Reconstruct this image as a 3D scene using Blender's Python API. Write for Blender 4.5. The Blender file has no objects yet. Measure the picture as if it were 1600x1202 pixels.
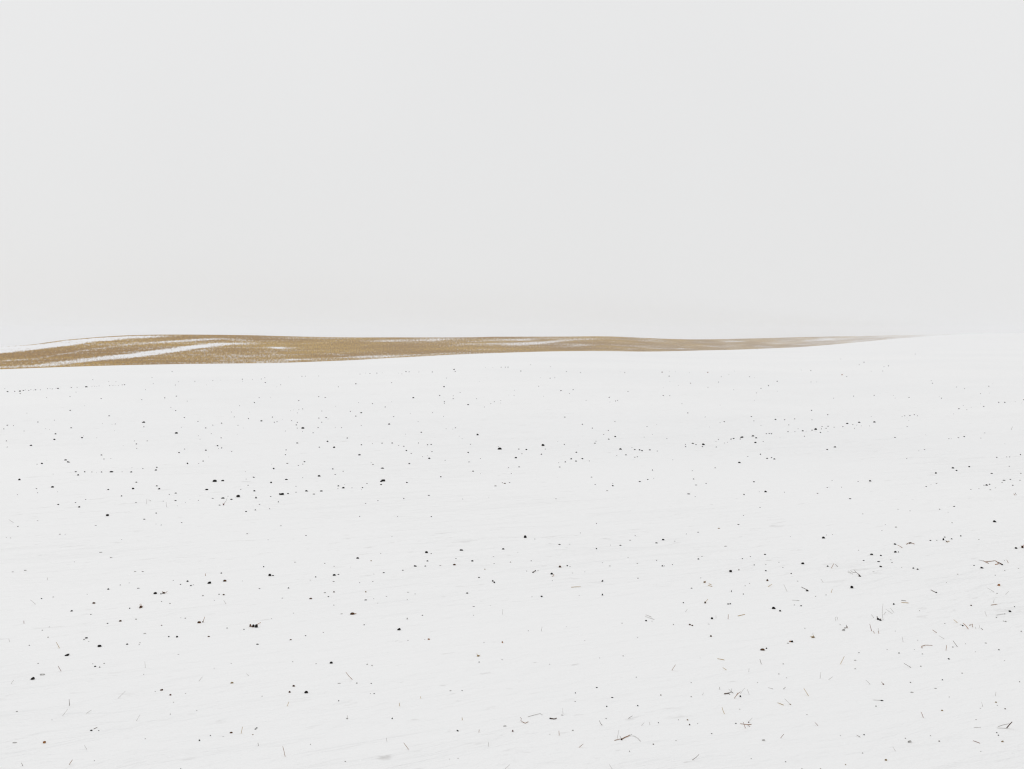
import bpy, bmesh, math, random
import numpy as np
from mathutils import Vector, Matrix, noise

# ================================================================ camera, sky, sun, exposure
S = bpy.context.scene
EYE = 3.0                                   # the photographer stands on a bank, eye about 3 m above the field
F = 1931.0                                  # focal length in pixels of a 1600 px wide picture
HORIZON = 520.0                             # picture row of eye level
TILT = math.atan((601.0 - HORIZON) / F)     # slightly downward
cam_d = bpy.data.cameras.new("camera")
cam = bpy.data.objects.new("camera", cam_d)
S.collection.objects.link(cam)
cam.location = (0, 0, EYE)
cam.rotation_euler = (math.radians(90) - TILT, 0, 0)
cam_d.sensor_width = 36.0
cam_d.lens = 36.0 * F / 1600.0
cam_d.clip_start = 0.1
cam_d.clip_end = 20000
S.camera = cam

SUN_ELEV, SUN_ROT = math.radians(38), math.radians(-35)
SKY_GREY = 8.02                             # radiance of the cloud deck before the 0.1 of the Background
w = bpy.data.worlds.new("World")
S.world = w
w.use_nodes = True
nt = w.node_tree
nt.nodes.clear()
sky = nt.nodes.new("ShaderNodeTexSky")
sky.sky_type = 'NISHITA'
sky.sun_disc = False
sky.sun_elevation = SUN_ELEV
sky.sun_rotation = SUN_ROT
tc = nt.nodes.new("ShaderNodeTexCoord")
nz = nt.nodes.new("ShaderNodeTexNoise")     # barely visible unevenness of the cloud deck
nz.inputs["Scale"].default_value = 2.2
nz.inputs["Detail"].default_value = 3.0
nt.links.new(tc.outputs["Generated"], nz.inputs["Vector"])
ra = nt.nodes.new("ShaderNodeMapRange")
ra.inputs["From Min"].default_value = 0.3
ra.inputs["From Max"].default_value = 0.7
ra.inputs["To Min"].default_value = SKY_GREY * 0.985
ra.inputs["To Max"].default_value = SKY_GREY * 1.015
nt.links.new(nz.outputs["Fac"], ra.inputs["Value"])
sep = nt.nodes.new("ShaderNodeSeparateXYZ")  # an overcast is brightest overhead
nt.links.new(tc.outputs["Generated"], sep.inputs["Vector"])
up = nt.nodes.new("ShaderNodeMapRange")
for k, v in (("From Min", 0.0), ("From Max", 0.9), ("To Min", 0.975), ("To Max", 1.13)):
    up.inputs[k].default_value = v
nt.links.new(sep.outputs["Z"], up.inputs["Value"])
mu = nt.nodes.new("ShaderNodeMath")
mu.operation = 'MULTIPLY'
nt.links.new(ra.outputs["Result"], mu.inputs[0])
nt.links.new(up.outputs["Result"], mu.inputs[1])
cl = nt.nodes.new("ShaderNodeCombineColor")
for k in ("Red", "Green", "Blue"):
    nt.links.new(mu.outputs[0], cl.inputs[k])
mx = nt.nodes.new("ShaderNodeMix")          # the overcast: cloud over nearly all of the clear sky
mx.data_type = 'RGBA'
mx.inputs["Factor"].default_value = 0.985
nt.links.new(sky.outputs["Color"], mx.inputs["A"])
nt.links.new(cl.outputs["Color"], mx.inputs["B"])
bg = nt.nodes.new("ShaderNodeBackground")
bg.inputs["Strength"].default_value = 0.1
nt.links.new(mx.outputs["Result"], bg.inputs["Color"])
wo = nt.nodes.new("ShaderNodeOutputWorld")
nt.links.new(bg.outputs["Background"], wo.inputs["Surface"])

sun_d = bpy.data.lights.new("sun", 'SUN')
sun_d.energy = 0.5
sun_d.angle = math.radians(25)
sun_d.color = (1.0, 0.985, 0.96)
sun = bpy.data.objects.new("sun", sun_d)
S.collection.objects.link(sun)
sun.rotation_euler = (math.radians(90) - SUN_ELEV, 0, math.pi - SUN_ROT)
sun.location = (0, 0, 50)

S.view_settings.view_transform = 'Standard'
S.view_settings.look = 'None'
S.view_settings.gamma = 1.0
S.view_settings.use_curve_mapping = False
S.view_settings.exposure = 0.0
S.render.engine = 'CYCLES'
S.cycles.max_bounces = 8
S.cycles.diffuse_bounces = 4
S.cycles.volume_bounces = 3
S.cycles.use_denoising = True
S.cycles.denoiser = 'OPENIMAGEDENOISE'
S.cycles.use_adaptive_sampling = False
S.cycles.pixel_filter_type = 'BLACKMAN_HARRIS'
S.cycles.filter_width = 1.25
random.seed(7)
RNG = np.random.default_rng(7)

# ================================================================ helpers
ct, st = math.cos(TILT), math.sin(TILT)

def ray(px, py):
    """Direction of the sight line through a picture point (1600 x 1202)."""
    x = (np.asarray(px, float) - 800.0) / F
    y = (601.0 - np.asarray(py, float)) / F
    return x, ct + y * st, y * ct - st          # right, forward, up

def pix(X, Y, Z):
    z = Z - EYE
    dep = Y * ct - z * st
    up = Y * st + z * ct
    return 800.0 + F * X / dep, 601.0 - F * up / dep

def mesh_obj(name, verts, faces, mat, smooth=True, parent=None):
    me = bpy.data.meshes.new(name)
    me.from_pydata([tuple(v) for v in verts], [], faces)
    if smooth:
        me.polygons.foreach_set("use_smooth", [True] * len(me.polygons))
    me.materials.append(mat)
    me.update()
    o = bpy.data.objects.new(name, me)
    S.collection.objects.link(o)
    if parent:
        o.parent = parent
    return o

def tag(o, label, cat=None, group=None, kind=None):
    o["label"] = label
    if cat: o["category"] = cat
    if group: o["group"] = group
    if kind: o["kind"] = kind
    return o

def nodes(name):
    m = bpy.data.materials.new(name)
    m.use_nodes = True
    n = m.node_tree
    b = n.nodes["Principled BSDF"]
    return m, n, b

def smooth_1d(a, s):
    k = np.exp(-0.5 * (np.arange(-3 * s, 3 * s + 1) / s) ** 2)
    k /= k.sum()
    return np.convolve(np.pad(a, 3 * s, mode='edge'), k, 'valid')

# ================================================================ the lie of the land
def curve(pts, s=10):
    xs = np.arange(-60, 1661.0)
    p = np.array(pts, float)
    return xs, smooth_1d(np.interp(xs, p[:, 0], p[:, 1]), s)

CREST = [(-60, 579), (0, 577.3), (50, 575.4), (100, 573.6), (150, 572), (200, 570.7), (250, 569.6), (300, 568.8), (400, 567.8), (440, 567.2), (500, 565), (560, 562.6), (600, 560),
         (650, 557.5), (700, 554.7), (750, 552.6), (800, 550.9), (850, 549.4), (900, 548.7), (950, 548.8), (1000, 549.6), (1040, 549.2), (1100, 547.6), (1150, 546.6), (1200, 544.6),
         (1250, 542.6), (1300, 538.6), (1350, 534), (1400, 529.3), (1450, 525.6), (1500, 522.6), (1540, 521.2), (1660, 520.4)]
RIDGE = [(-60, 548.5), (0, 542.2), (50, 538.6), (100, 531.4), (150, 527), (200, 524), (250, 523), (300, 523), (350, 523.4), (400, 524.1), (450, 525.6), (500, 526.7), (560, 527.4),
         (620, 527.3), (660, 527.5), (700, 527.4), (740, 527.2), (770, 526.3), (850, 526.2), (900, 526), (930, 525.5), (960, 526), (1000, 527.8), (1040, 529.6), (1080, 530.6), (1120, 530.3),
         (1160, 529.4), (1200, 528.4), (1250, 527), (1300, 525.9), (1350, 525.1), (1400, 524.1), (1450, 522.9), (1500, 521.9), (1530, 521.4), (1560, 521.3), (1660, 523)]
xs, crest_y = curve(CREST)
_, ridge_y = curve(RIDGE, 7)

def polar(px, py):
    dx, dy, dz = ray(px, py)
    return np.arctan2(dx, dy), dz / np.hypot(dx, dy)

cr_th, cr_a = polar(xs, crest_y)
rd_th, rd_a = polar(xs, ridge_y)
cr_d = np.interp(xs, [-60, 0, 400, 800, 1000, 1200, 1300, 1400, 1500, 1600], [98, 100, 115, 150, 180, 280, 400, 560, 740, 860])
cr_d = smooth_1d(cr_d, 30)

def around(th, tab_th, tab, behind):
    """Table over the view, held for 25 degrees beyond each side, then blended to one value behind the viewer."""
    t = (th + math.pi) % (2 * math.pi) - math.pi
    v = np.interp(t, tab_th, tab)
    out = np.maximum(np.abs(t) - 0.85, 0) / (math.pi - 0.85)
    s = np.clip(out * 2.5, 0, 1)
    s = s * s * (3 - 2 * s)
    return v * (1 - s) + behind * s

def field_z(th, d, corr=None):
    a = around(th, cr_th, cr_a if corr is None else cr_a + corr, -0.03)
    dc = around(th, cr_th, cr_d, 110.0)
    zc = EYE + a * dc
    t = d / dc
    z = zc * t * t
    e = np.maximum(d - dc, 0.0)
    k = 0.24 / dc
    z = np.where(e > 0, zc + 2 * zc / dc * e - k * e * e, z)
    lim = -19.0 - 0.011 * np.maximum(d - 500.0, 0)       # the hollow behind the crest, falling away from the field
    z = np.where(e > 0, np.logaddexp(z / 3.0, lim / 3.0) * 3.0, z)
    # slow undulation of the field, gentle and low
    u = 0.05 * np.sin(d * 0.21 + 3.0 * th) * np.sin(th * 7.0 + 1.0) * np.clip(d / 25, 0, 1) * np.clip(1.4 - d / 70, 0, 1)
    return z + u

corr = np.zeros_like(cr_a)
dd = np.exp(np.linspace(math.log(40), math.log(1400), 700))
for _ in range(5):                                        # settle the crest where it is seen against the hill
    zz = field_z(cr_th[:, None], dd[None, :], corr)
    el = np.where(dd[None, :] < cr_d[:, None] * 1.7, (zz - EYE) / dd, -1)
    corr -= el.max(axis=1) - cr_a
CORR = corr

def ground(th, d):
    return field_z(th, d, CORR)

def ground_xy(x, y):
    return ground(np.arctan2(x, y), np.hypot(x, y))

def land(px, py):
    """Where the sight line through a picture point meets the field."""
    th, a = polar(px, py)
    d = np.exp(np.linspace(math.log(4.0), math.log(900), 1600))
    f = EYE + a * d - ground(np.full_like(d, th), d)
    k = np.argmax(f < 0)
    if f[k] >= 0:
        return land(px, py + 0.5)
    lo, hi = d[max(k - 1, 0)], d[k]
    for _ in range(30):
        m = 0.5 * (lo + hi)
        if EYE + a * m - float(ground(th, m)) < 0: hi = m
        else: lo = m
    return Vector((hi * math.sin(th), hi * math.cos(th), float(ground(th, hi))))

# ---------------------------------------------------------------- what lies in the snow
# Soil clods: tile origin, then x,y,width,height(,tint) in quarter pixels of the photograph; each is put down on the ground below.
CLODS = {
(0,500): """48,449,12,6 92,447,7,5 124,446,12,7 126,461,9,4,b 146,442,9,5 158,438,6,4 180,441,7,5 193,436,5,4 222,438,9,5 252,438,6,4 208,440,4,3 297,430,6,4
313,430,5,3 326,432,7,4 362,429,11,6 350,427,5,3 446,423,8,4 482,422,5,4 540,419,15,7 575,416,5,3 590,415,5,3 605,416,4,3 619,413,6,4 686,410,6,4 702,410,4,3 712,409,5,3
724,409,4,3 740,410,5,3 764,407,7,4 778,406,9,5 30,430,5,3 113,433,4,3 580,374,5,4 680,385,5,3 725,387,6,3 950,360,5,4 958,397,6,3 1076,324,7,5 1116,387,8,3 1096,408,5,5
1218,384,5,5 1290,407,4,3 1330,379,6,3 1380,376,4,3 1515,371,7,5 1517,384,5,3 1578,372,5,3 910,437,5,4 886,499,7,4 1030,488,7,6 1102,477,9,5 1170,508,5,4 1590,517,8,6
438,480,7,5 292,486,5,4 475,452,5,4 632,492,8,4 168,583,6,3 439,566,9,6 682,600,9,6 530,537,5,3 340,627,6,4 46,659,9,5 24,682,7,5 84,661,5,4 237,639,8,5 445,675,10,6
310,684,5,3 285,680,4,3 720,651,8,4 640,648,5,3 700,652,5,3 897,640,20,9 899,669,8,5 1098,567,8,5 1068,547,5,5 1152,611,9,5 1237,635,7,5 1286,676,8,6 1102,708,18,10
1320,711,5,4 1330,658,6,5 1385,646,9,6 1464,607,6,5 1448,576,5,4 1487,659,6,5 1553,617,8,6 1558,577,4,3 1497,537,5,4 1382,738,7,6 1360,787,11,7 1386,798,6,4 347,713,11,7
340,748,13,8 513,737,13,7 522,726,5,4 193,785,15,8 40,757,7,5 45,795,7,4 150,695,6,4 605,737,5,3 770,787,5,3 715,692,4,3 840,757,6,4 853,776,9,6 920,757,8,4 1250,746,5,4
1240,725,5,4 1134,671,7,3 1483,715,4,3 1520,676,4,3""",
(400,500): """55,362,6,4 33,370,6,4 58,392,8,5 154,406,6,4 130,419,4,3 287,353,6,4 308,352,7,4 392,351,6,4 205,358,4,3 267,505,8,5 20,487,7,4 92,485,4,3 392,480,7,5 433,485,10,4
515,419,6,5 624,400,9,6 650,339,8,3 685,333,4,3 712,335,7,4 755,333,10,4 790,331,4,3 848,393,7,4 938,324,9,6 957,325,8,5 912,338,6,3 890,333,4,3 1102,326,8,5 1018,326,5,4
1238,310,10,7 1245,323,7,5 1190,364,6,4 1175,418,11,7 983,487,13,7 1148,473,8,6 1232,475,5,5 1232,493,6,7 1177,512,8,6 1177,522,6,4 1276,455,6,5 1378,493,7,4 1326,530,12,6
1428,545,6,4 1468,524,6,4 1490,512,7,4 1530,505,5,4 1530,520,5,4 1580,470,5,3 1532,296,7,4 1558,296,6,5 1575,296,7,5 1480,298,4,3 1435,298,4,3 1395,386,4,3 728,524,7,5
640,517,5,4 848,512,5,3 807,545,7,6 590,572,7,5 657,581,14,6 624,602,9,6 498,540,4,4 411,570,7,4 292,557,7,5 268,560,6,3 235,563,4,3 215,567,4,3 258,582,5,4 103,608,8,6
34,632,13,7 115,640,7,5 132,637,8,5 166,622,4,3 222,630,7,4 258,641,7,5 252,657,9,6 258,677,6,5 293,677,19,10 290,697,5,4 393,614,8,6 411,640,7,5 438,611,10,6 450,620,5,4
388,674,7,6 357,706,8,5 183,695,6,4 570,739,8,7 657,660,7,4 495,671,6,4 535,673,6,4 447,760,12,8 258,770,13,6 488,797,15,10 396,796,9,6 659,781,10,7 728,773,5,4 788,771,8,6
851,770,10,7 892,786,6,4 924,790,9,5 1016,770,6,6 1072,781,9,6 1095,779,9,6 1033,703,11,6 935,714,5,4 832,652,13,8 860,604,8,4 1104,580,5,5 1172,603,5,4 1013,636,5,4
1188,681,6,4 1246,675,9,5 1230,683,5,3 1270,727,5,3 1288,743,6,3 1385,718,14,10 1340,778,6,5 1515,793,6,4 965,585,4,3""",
(800,500): """55,320,7,8 117,281,6,4 240,293,6,3 238,365,5,7 268,362,6,4 340,323,6,4 428,330,6,4 178,362,4,3 306,443,11,5 382,437,6,6 360,460,6,4 198,477,5,3 15,440,5,3 13,473,6,3
167,415,7,4 463,503,5,4 608,484,9,6 612,514,5,4 648,508,6,6 660,504,5,5 705,329,5,5 676,325,3,3 938,327,9,6,r 985,322,4,3 1022,325,4,3 982,352,8,5 987,385,4,3 1108,330,4,3
1223,328,10,5,o 1116,396,7,5,r 1040,410,4,3 1225,422,7,3 1308,356,7,4 1290,389,7,5 1355,343,5,3 1390,320,4,3 1484,356,7,4 1515,362,4,3 1556,428,7,5 1527,457,5,5 1386,437,5,4
725,447,7,4 945,473,9,5 986,474,6,4 1062,523,6,3 945,425,4,3 1300,533,5,3 1515,503,4,3 1098,582,10,6 1207,607,6,5 1327,637,10,5 1300,643,5,4 1496,605,9,5 1512,632,7,5
1556,660,5,4 330,608,9,6 440,653,9,6 502,677,7,6 602,692,7,5 573,716,7,4 645,730,13,7,t 605,746,11,6 643,635,6,5 844,667,6,5 905,655,5,3 525,758,7,5 518,771,11,5 327,779,7,6
194,784,19,13 413,787,4,3 285,760,4,3 968,741,7,4 826,733,6,4 877,716,4,4 1084,779,6,5 1085,793,9,5 1130,772,15,6 1150,780,8,6 1195,779,18,10,t 1190,793,10,5 1275,760,5,4
1290,747,8,5 1328,770,6,4 1347,765,5,4 1369,746,8,7 1385,742,12,6 1436,734,20,9 1427,745,10,5 1506,726,17,8 1526,738,12,7 1521,767,14,8 1570,760,6,4 1277,795,8,5 1590,712,9,5
1235,670,5,3 750,798,5,4 1330,157,8,4 1532,182,6,4""",
(1200,500): """455,245,5,3 570,281,5,4 600,265,7,5 725,293,5,4 753,288,7,5 717,320,6,4 645,321,4,4 920,214,5,4 268,317,7,4 208,313,4,3 57,384,7,6 3,412,7,6 268,388,8,3 305,388,5,3
462,343,10,7,o 492,355,8,4 58,447,4,3 410,490,5,4 535,477,6,5 663,472,7,5 785,472,4,3 795,489,5,3 881,485,11,3 1084,490,6,5 1070,480,4,3 1028,396,8,4 1020,380,6,3 1178,420,6,4
1228,430,5,4 1380,415,6,5 1404,400,4,3 1328,461,6,4 1384,458,4,3 1442,516,7,6 1480,516,8,6 1596,500,6,5 1545,510,4,3 1348,541,9,5 1328,525,4,3 1193,556,9,5 1220,535,5,3
1242,562,7,3 1160,588,5,3 1270,547,4,3 1585,520,4,3 272,566,8,6 374,593,9,6 167,619,8,6 104,625,9,5 47,623,12,7 130,657,7,5 188,681,5,4 125,699,9,5 217,694,12,7 238,696,5,3
275,690,7,6 297,684,17,11,t 338,666,8,4 334,682,6,5 328,704,9,6 375,665,9,5 363,678,7,5 375,697,5,4 413,671,7,5 228,728,7,5 468,668,7,5 495,648,14,7 530,655,7,4 570,641,14,7
555,658,5,4 583,663,6,3 540,678,6,4 635,663,5,4 665,639,16,8 645,604,5,3 838,604,5,4 855,600,8,4 887,599,8,5 914,593,8,5 934,600,8,4 868,613,4,3 880,628,5,3 870,667,9,3
793,735,10,5 22,712,9,6 8,710,9,5 168,697,9,3 418,795,15,7 1226,730,10,6 1190,737,10,4 1130,743,10,3 1145,743,5,3 1355,707,9,3 1330,739,7,3 1480,775,5,3 985,715,4,3 75,737,4,3
275,625,10,3""",
(0,700): """262,98,13,8 232,102,10,3 293,77,4,3 410,76,16,7 428,89,20,6,t 634,45,10,6 650,70,8,5 693,67,5,3 473,150,12,6 488,170,11,8 530,150,9,7 574,151,8,4 604,156,5,3 635,151,10,7
697,150,22,8 763,150,7,3 820,151,12,7 825,122,5,3 893,130,7,5 980,122,11,6 974,139,13,8 121,199,14,10 328,245,18,9 228,255,9,4 235,281,6,4 360,275,5,3 108,293,6,4 332,164,5,3
852,215,12,6 832,255,15,10 980,238,12,6 994,256,15,9 677,261,12,6 760,301,9,7 850,342,10,4 1098,283,13,6 1097,330,14,5 1108,363,5,3 1058,291,8,4 1119,30,10,7 1154,8,8,5
1172,98,10,10 1242,98,8,3 1270,83,9,6 1304,57,4,4 1287,15,12,7 1385,2,8,4 1365,5,6,3 1448,22,8,4 855,3,7,4 1342,208,26,13 1392,205,19,9 1292,261,20,8 1488,303,24,15
1393,314,21,8 1330,315,14,4 1447,322,15,6 1425,302,6,4 1373,358,12,5 1505,260,6,5 1550,234,8,5 1538,195,6,5 1585,184,14,6,t 1533,148,5,3 1590,269,13,8 1538,398,13,6
1596,388,10,6 1187,325,5,3 1160,340,5,4 1240,328,6,4 1250,300,5,3 1020,333,6,4 364,354,12,6 472,342,9,4 495,370,12,8 536,323,7,4 672,422,20,12 902,446,13,5 976,408,9,6
598,485,13,3 112,492,7,6 374,540,11,5,g 407,540,5,6,g 630,653,18,5,g 695,685,16,4,g 80,775,12,4,g 158,766,14,6,g 844,773,14,5,g 893,773,14,4,g 1383,783,10,7 1545,537,9,5
1135,467,9,4 760,573,6,4,g 1008,482,9,4 975,476,5,3 235,455,10,4,g 465,713,5,4,g 40,560,6,4,g 66,563,8,4,g""",
(400,700): """188,13,8,6 184,43,8,6 303,87,12,6 292,102,8,4 265,110,8,4 195,97,14,4 110,130,12,9 98,102,5,3 395,176,18,10 190,198,18,7 94,217,12,9 647,44,16,8 720,90,7,3
731,104,8,6 790,127,22,7 795,205,26,13 782,210,14,9 781,229,13,6 480,132,9,7 545,146,10,4 495,166,10,4 515,238,12,7 545,250,17,9 512,254,6,4 600,250,5,5 555,230,6,3
250,240,7,5 292,187,6,4 316,269,18,9 409,270,18,7 362,289,15,5 160,290,30,12 148,287,10,7 200,286,13,6 250,277,9,4 92,304,8,5 140,338,8,6 0,312,10,11 22,353,10,4 85,381,7,5
666,249,10,6 693,223,9,5 658,262,5,4 943,217,13,6 958,99,13,7 940,17,11,7 970,35,9,4 1083,66,14,8 1070,50,6,3 1040,55,5,4 1100,24,8,5 1182,77,8,4 1155,181,10,7 1326,29,10,7
1357,146,12,6 1403,66,6,4 1332,88,12,4 1523,6,26,13 1403,160,5,3 1578,124,7,4 1596,160,6,4 1498,238,16,6,g 1540,218,8,4,b 1555,222,14,5,b 1585,217,9,4 1080,297,13,5 924,317,7,7
762,330,9,4 685,347,8,4 648,428,7,5 885,428,6,4 1095,430,9,6 850,553,5,4 312,548,10,5 155,487,12,3 75,575,5,4 1292,320,6,4 1455,308,5,3 1066,653,19,12 1095,661,8,5 1072,707,13,7
1058,739,11,6 995,739,19,8,t 918,765,9,6 798,780,14,5 1284,639,22,8 1240,730,20,9,b 1352,707,14,8 1545,632,17,8 1590,714,10,5,b 636,689,18,9 719,706,8,7,n 780,660,5,4
1152,735,12,4,g 1250,692,9,4 1430,758,10,5,n 1488,723,7,4 1485,680,10,4,g 48,743,8,7 430,722,8,4 245,714,14,4,g 488,740,8,5,g 87,796,19,14 107,798,12,6 490,795,20,11
515,791,12,5 590,745,5,3 735,788,9,3,g""",
(800,700): """43,8,9,6 90,11,12,7 62,37,8,4 24,62,15,8 184,40,10,7 402,28,11,7 208,8,7,4 44,119,10,6 370,69,12,8 333,88,8,7 292,93,5,4 298,120,10,6 400,83,11,7 440,68,13,7
484,82,8,4 678,8,17,9 768,11,12,6 796,13,11,8,t 812,18,12,7,t 768,59,7,6 783,56,8,5 712,44,10,7 655,47,6,4 862,13,12,6 908,20,8,4 1005,75,5,4 878,139,6,8 848,198,10,6
886,190,5,4 798,211,14,6 630,237,12,7 595,268,13,5,g 497,183,12,4 520,228,10,4 630,222,6,4 282,183,4,3 275,318,13,3,g 1127,143,10,3 1135,195,9,6 1150,232,14,4 1213,222,8,5
1103,288,20,5 1145,305,8,3 1270,125,9,5 1420,92,18,9,t 1473,54,8,4 1553,40,9,8 1594,66,12,6 1512,212,12,6 1450,292,9,8 1545,275,6,3 1584,274,16,9,t 1550,372,7,5 1447,422,7,4
83,557,18,17 143,570,6,5 528,472,6,5 528,630,9,7 428,532,6,4 297,604,15,5 360,602,9,4,g 35,652,10,3,g 120,706,9,5 300,743,17,12,b 345,737,9,8 363,742,9,4,g 92,770,6,4
455,775,6,3 678,609,13,6 615,608,5,4 770,548,7,4,g 738,577,14,4,g 903,594,16,6 944,574,16,9,t 940,738,12,8 953,738,7,4 904,703,7,5 1018,583,8,4 1090,538,8,4 1165,695,12,7
1187,678,10,3 1335,615,16,5,g 1292,503,14,5,n 1415,479,13,4 1163,527,12,4 1366,772,19,14 1418,763,8,7,b 1440,693,8,6 1514,732,8,6 1582,666,14,6 1586,768,11,7 1587,728,7,4
565,718,8,4,g 612,738,14,4,g 783,722,11,4,g 1003,730,8,4 725,685,5,6,g 1490,680,8,4 378,782,10,3,g""",
(1200,700): """370,11,11,6 22,61,10,5 40,70,13,7,t 638,207,15,8,t 563,210,7,4 310,285,12,6,g 103,277,6,4 514,318,15,5 460,246,6,4 370,248,8,4 400,204,8,3 867,66,7,4 943,18,5,3
978,10,8,4 1048,158,11,10,t 1156,126,15,8 1178,142,11,7 1257,118,12,7 1398,160,14,5 1430,60,7,6 1510,57,9,4 1492,57,7,4 1578,43,7,6 1508,115,8,4 988,242,9,5 1053,223,10,5,g
1018,229,5,3 1366,233,14,8,t 1350,234,7,4 1385,228,9,6 1475,203,16,5 1463,217,6,5 1515,197,10,5 1530,234,9,6 1580,160,8,6,g 1575,203,6,5 1390,262,10,6,g 1422,250,8,4,g
1318,255,6,5,g 1268,260,6,5 1163,366,12,5 1073,384,8,6,g 888,394,7,4 1125,402,6,4,g 592,413,8,5,g 812,384,7,4,g 1416,461,20,10,t 1150,468,8,5,g 800,496,12,6,g 733,479,6,4,g
712,516,7,4,g 347,562,18,12 365,545,5,4 403,541,6,4,g 140,555,5,4,g 795,651,16,10 815,651,6,8 1015,579,11,6 1055,578,6,6 1147,569,11,6,t 1205,551,9,7 1318,573,7,5,g
1548,627,16,10,t 647,666,18,9 706,673,12,7 597,704,12,5 692,711,18,5 704,742,16,8,t 768,700,10,4,g 775,717,10,4,g 908,752,11,7 935,759,12,8 1336,750,19,8,t 1288,735,9,5
1565,753,9,5,g 1478,705,6,6,g 217,723,20,11 373,740,12,8 68,715,6,4 93,747,6,5 145,785,10,6 660,774,12,3,g 1185,790,9,5,g 1420,796,6,4 1480,767,7,5,g 567,640,7,5,g 835,747,7,4,g
793,602,16,8,t""",
(0,900): """1308,44,22,13 1404,31,22,12,b 1172,34,13,9 1193,61,12,6,u 1208,56,6,4 1128,53,9,5 1083,28,6,4 677,83,13,8 752,57,8,5,g 807,44,5,4 865,77,16,4 970,109,21,12 1010,160,7,5,g
1062,173,8,6,g 1268,124,12,7,g 1369,115,8,6 1398,118,13,7,b 1340,153,6,4,g 1515,32,6,4,g 587,170,18,9,b 811,203,8,7 447,219,15,8 568,241,8,5 260,142,9,6 333,132,10,5,g
545,115,6,4,g 752,282,16,9,b 672,297,10,5 850,271,9,7,g 1010,309,9,5,b 1158,265,8,6,g 1130,262,6,4,g 540,388,16,7 525,398,12,5,g 555,410,8,4,g 300,383,9,5,b 183,434,8,4
265,340,8,5,g 308,319,6,4,g 420,495,30,10,u 622,439,23,11 795,427,13,7 875,418,9,5,g 870,430,7,4,g 905,360,16,6,g 1055,380,9,7 1107,381,13,10 1305,379,14,6,b 1420,326,9,5
1525,335,7,7 595,566,12,7 623,570,9,7 650,547,10,5,g 580,550,6,5,g 1445,547,7,4,g 1338,577,6,4,g 238,547,8,5,g 1115,490,12,3,g""",
(400,900): """373,7,9,7 340,27,8,4,g 203,76,10,7 22,80,12,4 342,142,18,8,b 452,130,11,5 488,100,10,9,b 485,35,14,4,g 430,105,14,6,g 165,139,10,5,g 686,150,18,5 736,143,6,5,g
686,100,10,8,n 648,43,7,4 730,36,8,4 487,183,6,6 602,237,28,13,b 622,237,12,5,o 535,237,14,4,g 235,233,7,4,g 97,267,6,4,g 310,374,9,5 420,353,7,4 217,399,14,6,b 10,427,16,6
470,543,19,12 230,537,7,5,g 376,549,8,5,g 676,306,9,5 893,335,24,11,u 945,268,8,12,g 1040,246,10,5 1320,108,14,7 1394,10,11,7 1480,32,12,9 1489,41,12,10,t 1360,191,16,3
1360,246,7,5,g 1465,184,8,3,g 994,113,6,6,g 945,147,7,5,g 1080,396,14,8,o 1055,397,6,3,g 950,404,7,5,g 1540,415,10,10,o 1394,539,8,6 1425,415,10,3,g 695,553,10,7,g 725,560,9,8,g
1538,523,8,7,g 760,170,9,3,g 815,128,9,4,g 950,102,14,4,g""",
(800,900): """252,30,5,4 563,32,10,14,t 787,15,8,6,g 185,129,14,9 125,130,5,8,g 563,118,9,12,t 420,123,6,4,g 1070,168,9,7,t 1122,77,11,5 1180,13,7,4 1350,176,12,7 1364,175,11,7
1372,97,5,12 1446,114,8,6 1485,47,6,5,g 1457,62,7,5,g 1596,28,14,12,b 1248,266,14,12,t 1230,301,16,3,g 1112,305,14,9,b 1127,310,12,7,b 1243,377,12,10,b 838,280,14,8 875,283,6,5,g
688,297,6,8,g 1009,304,8,7,g 102,343,6,6,g 340,318,6,4,g 455,404,8,3,g 695,500,10,6,g 548,513,6,5,g 235,552,8,4,g 1565,461,27,12,b 1590,453,10,8 785,385,6,4,g 1175,513,6,4,g""",
(1200,900): """573,2,16,7,t 524,72,18,15 245,93,17,8 185,33,10,4,g 297,128,8,5,g 363,119,8,5,g 207,187,12,6 165,182,8,4 35,202,23,13,t 75,219,14,9,t 786,177,11,10 1052,104,10,7
1442,58,17,11,o 1432,110,8,6,g 1270,185,10,7,b 1540,193,8,6 1510,222,18,10,t 1480,238,8,6,g 1485,285,12,7,g 1472,283,7,5,g 1428,260,8,6,g 947,218,7,5,g 1115,42,6,4,g 230,328,7,5,g
150,411,14,11 138,410,12,8,o 125,421,12,5,g 95,550,9,6,g 545,528,14,5,g 568,480,7,6 545,580,12,5,g 818,482,9,8 745,460,8,5,g 965,488,8,4 915,460,6,4,g 1155,445,8,5 1360,420,12,5,g
1443,462,10,6 1130,519,14,6,t 1296,475,6,5,g 955,565,7,7,g 795,345,6,4,g 1105,298,6,5,g 935,402,8,3,g 1235,425,6,4,g 1478,530,8,4,g 1583,348,8,8,g 470,340,14,6,g""",
(0,1050): """206,43,24,13,u 265,16,28,8,g 105,247,12,4,g 1010,113,18,8,b 970,122,8,4,g 1065,144,12,8,r 1450,68,20,8,n 1160,135,8,5,g 898,16,6,5,g 1085,190,8,5,g 1065,264,7,5,g
1230,242,6,6,g 570,366,14,7 618,367,7,5 92,442,24,5,g 278,441,18,12,o 590,555,7,6,g 1445,379,18,8,b 1596,357,12,6 1580,392,10,4,n 1247,428,10,9 1315,398,7,6 908,418,7,5,g
325,300,6,4,g 1130,604,6,4 1395,404,12,3,g""",
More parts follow.
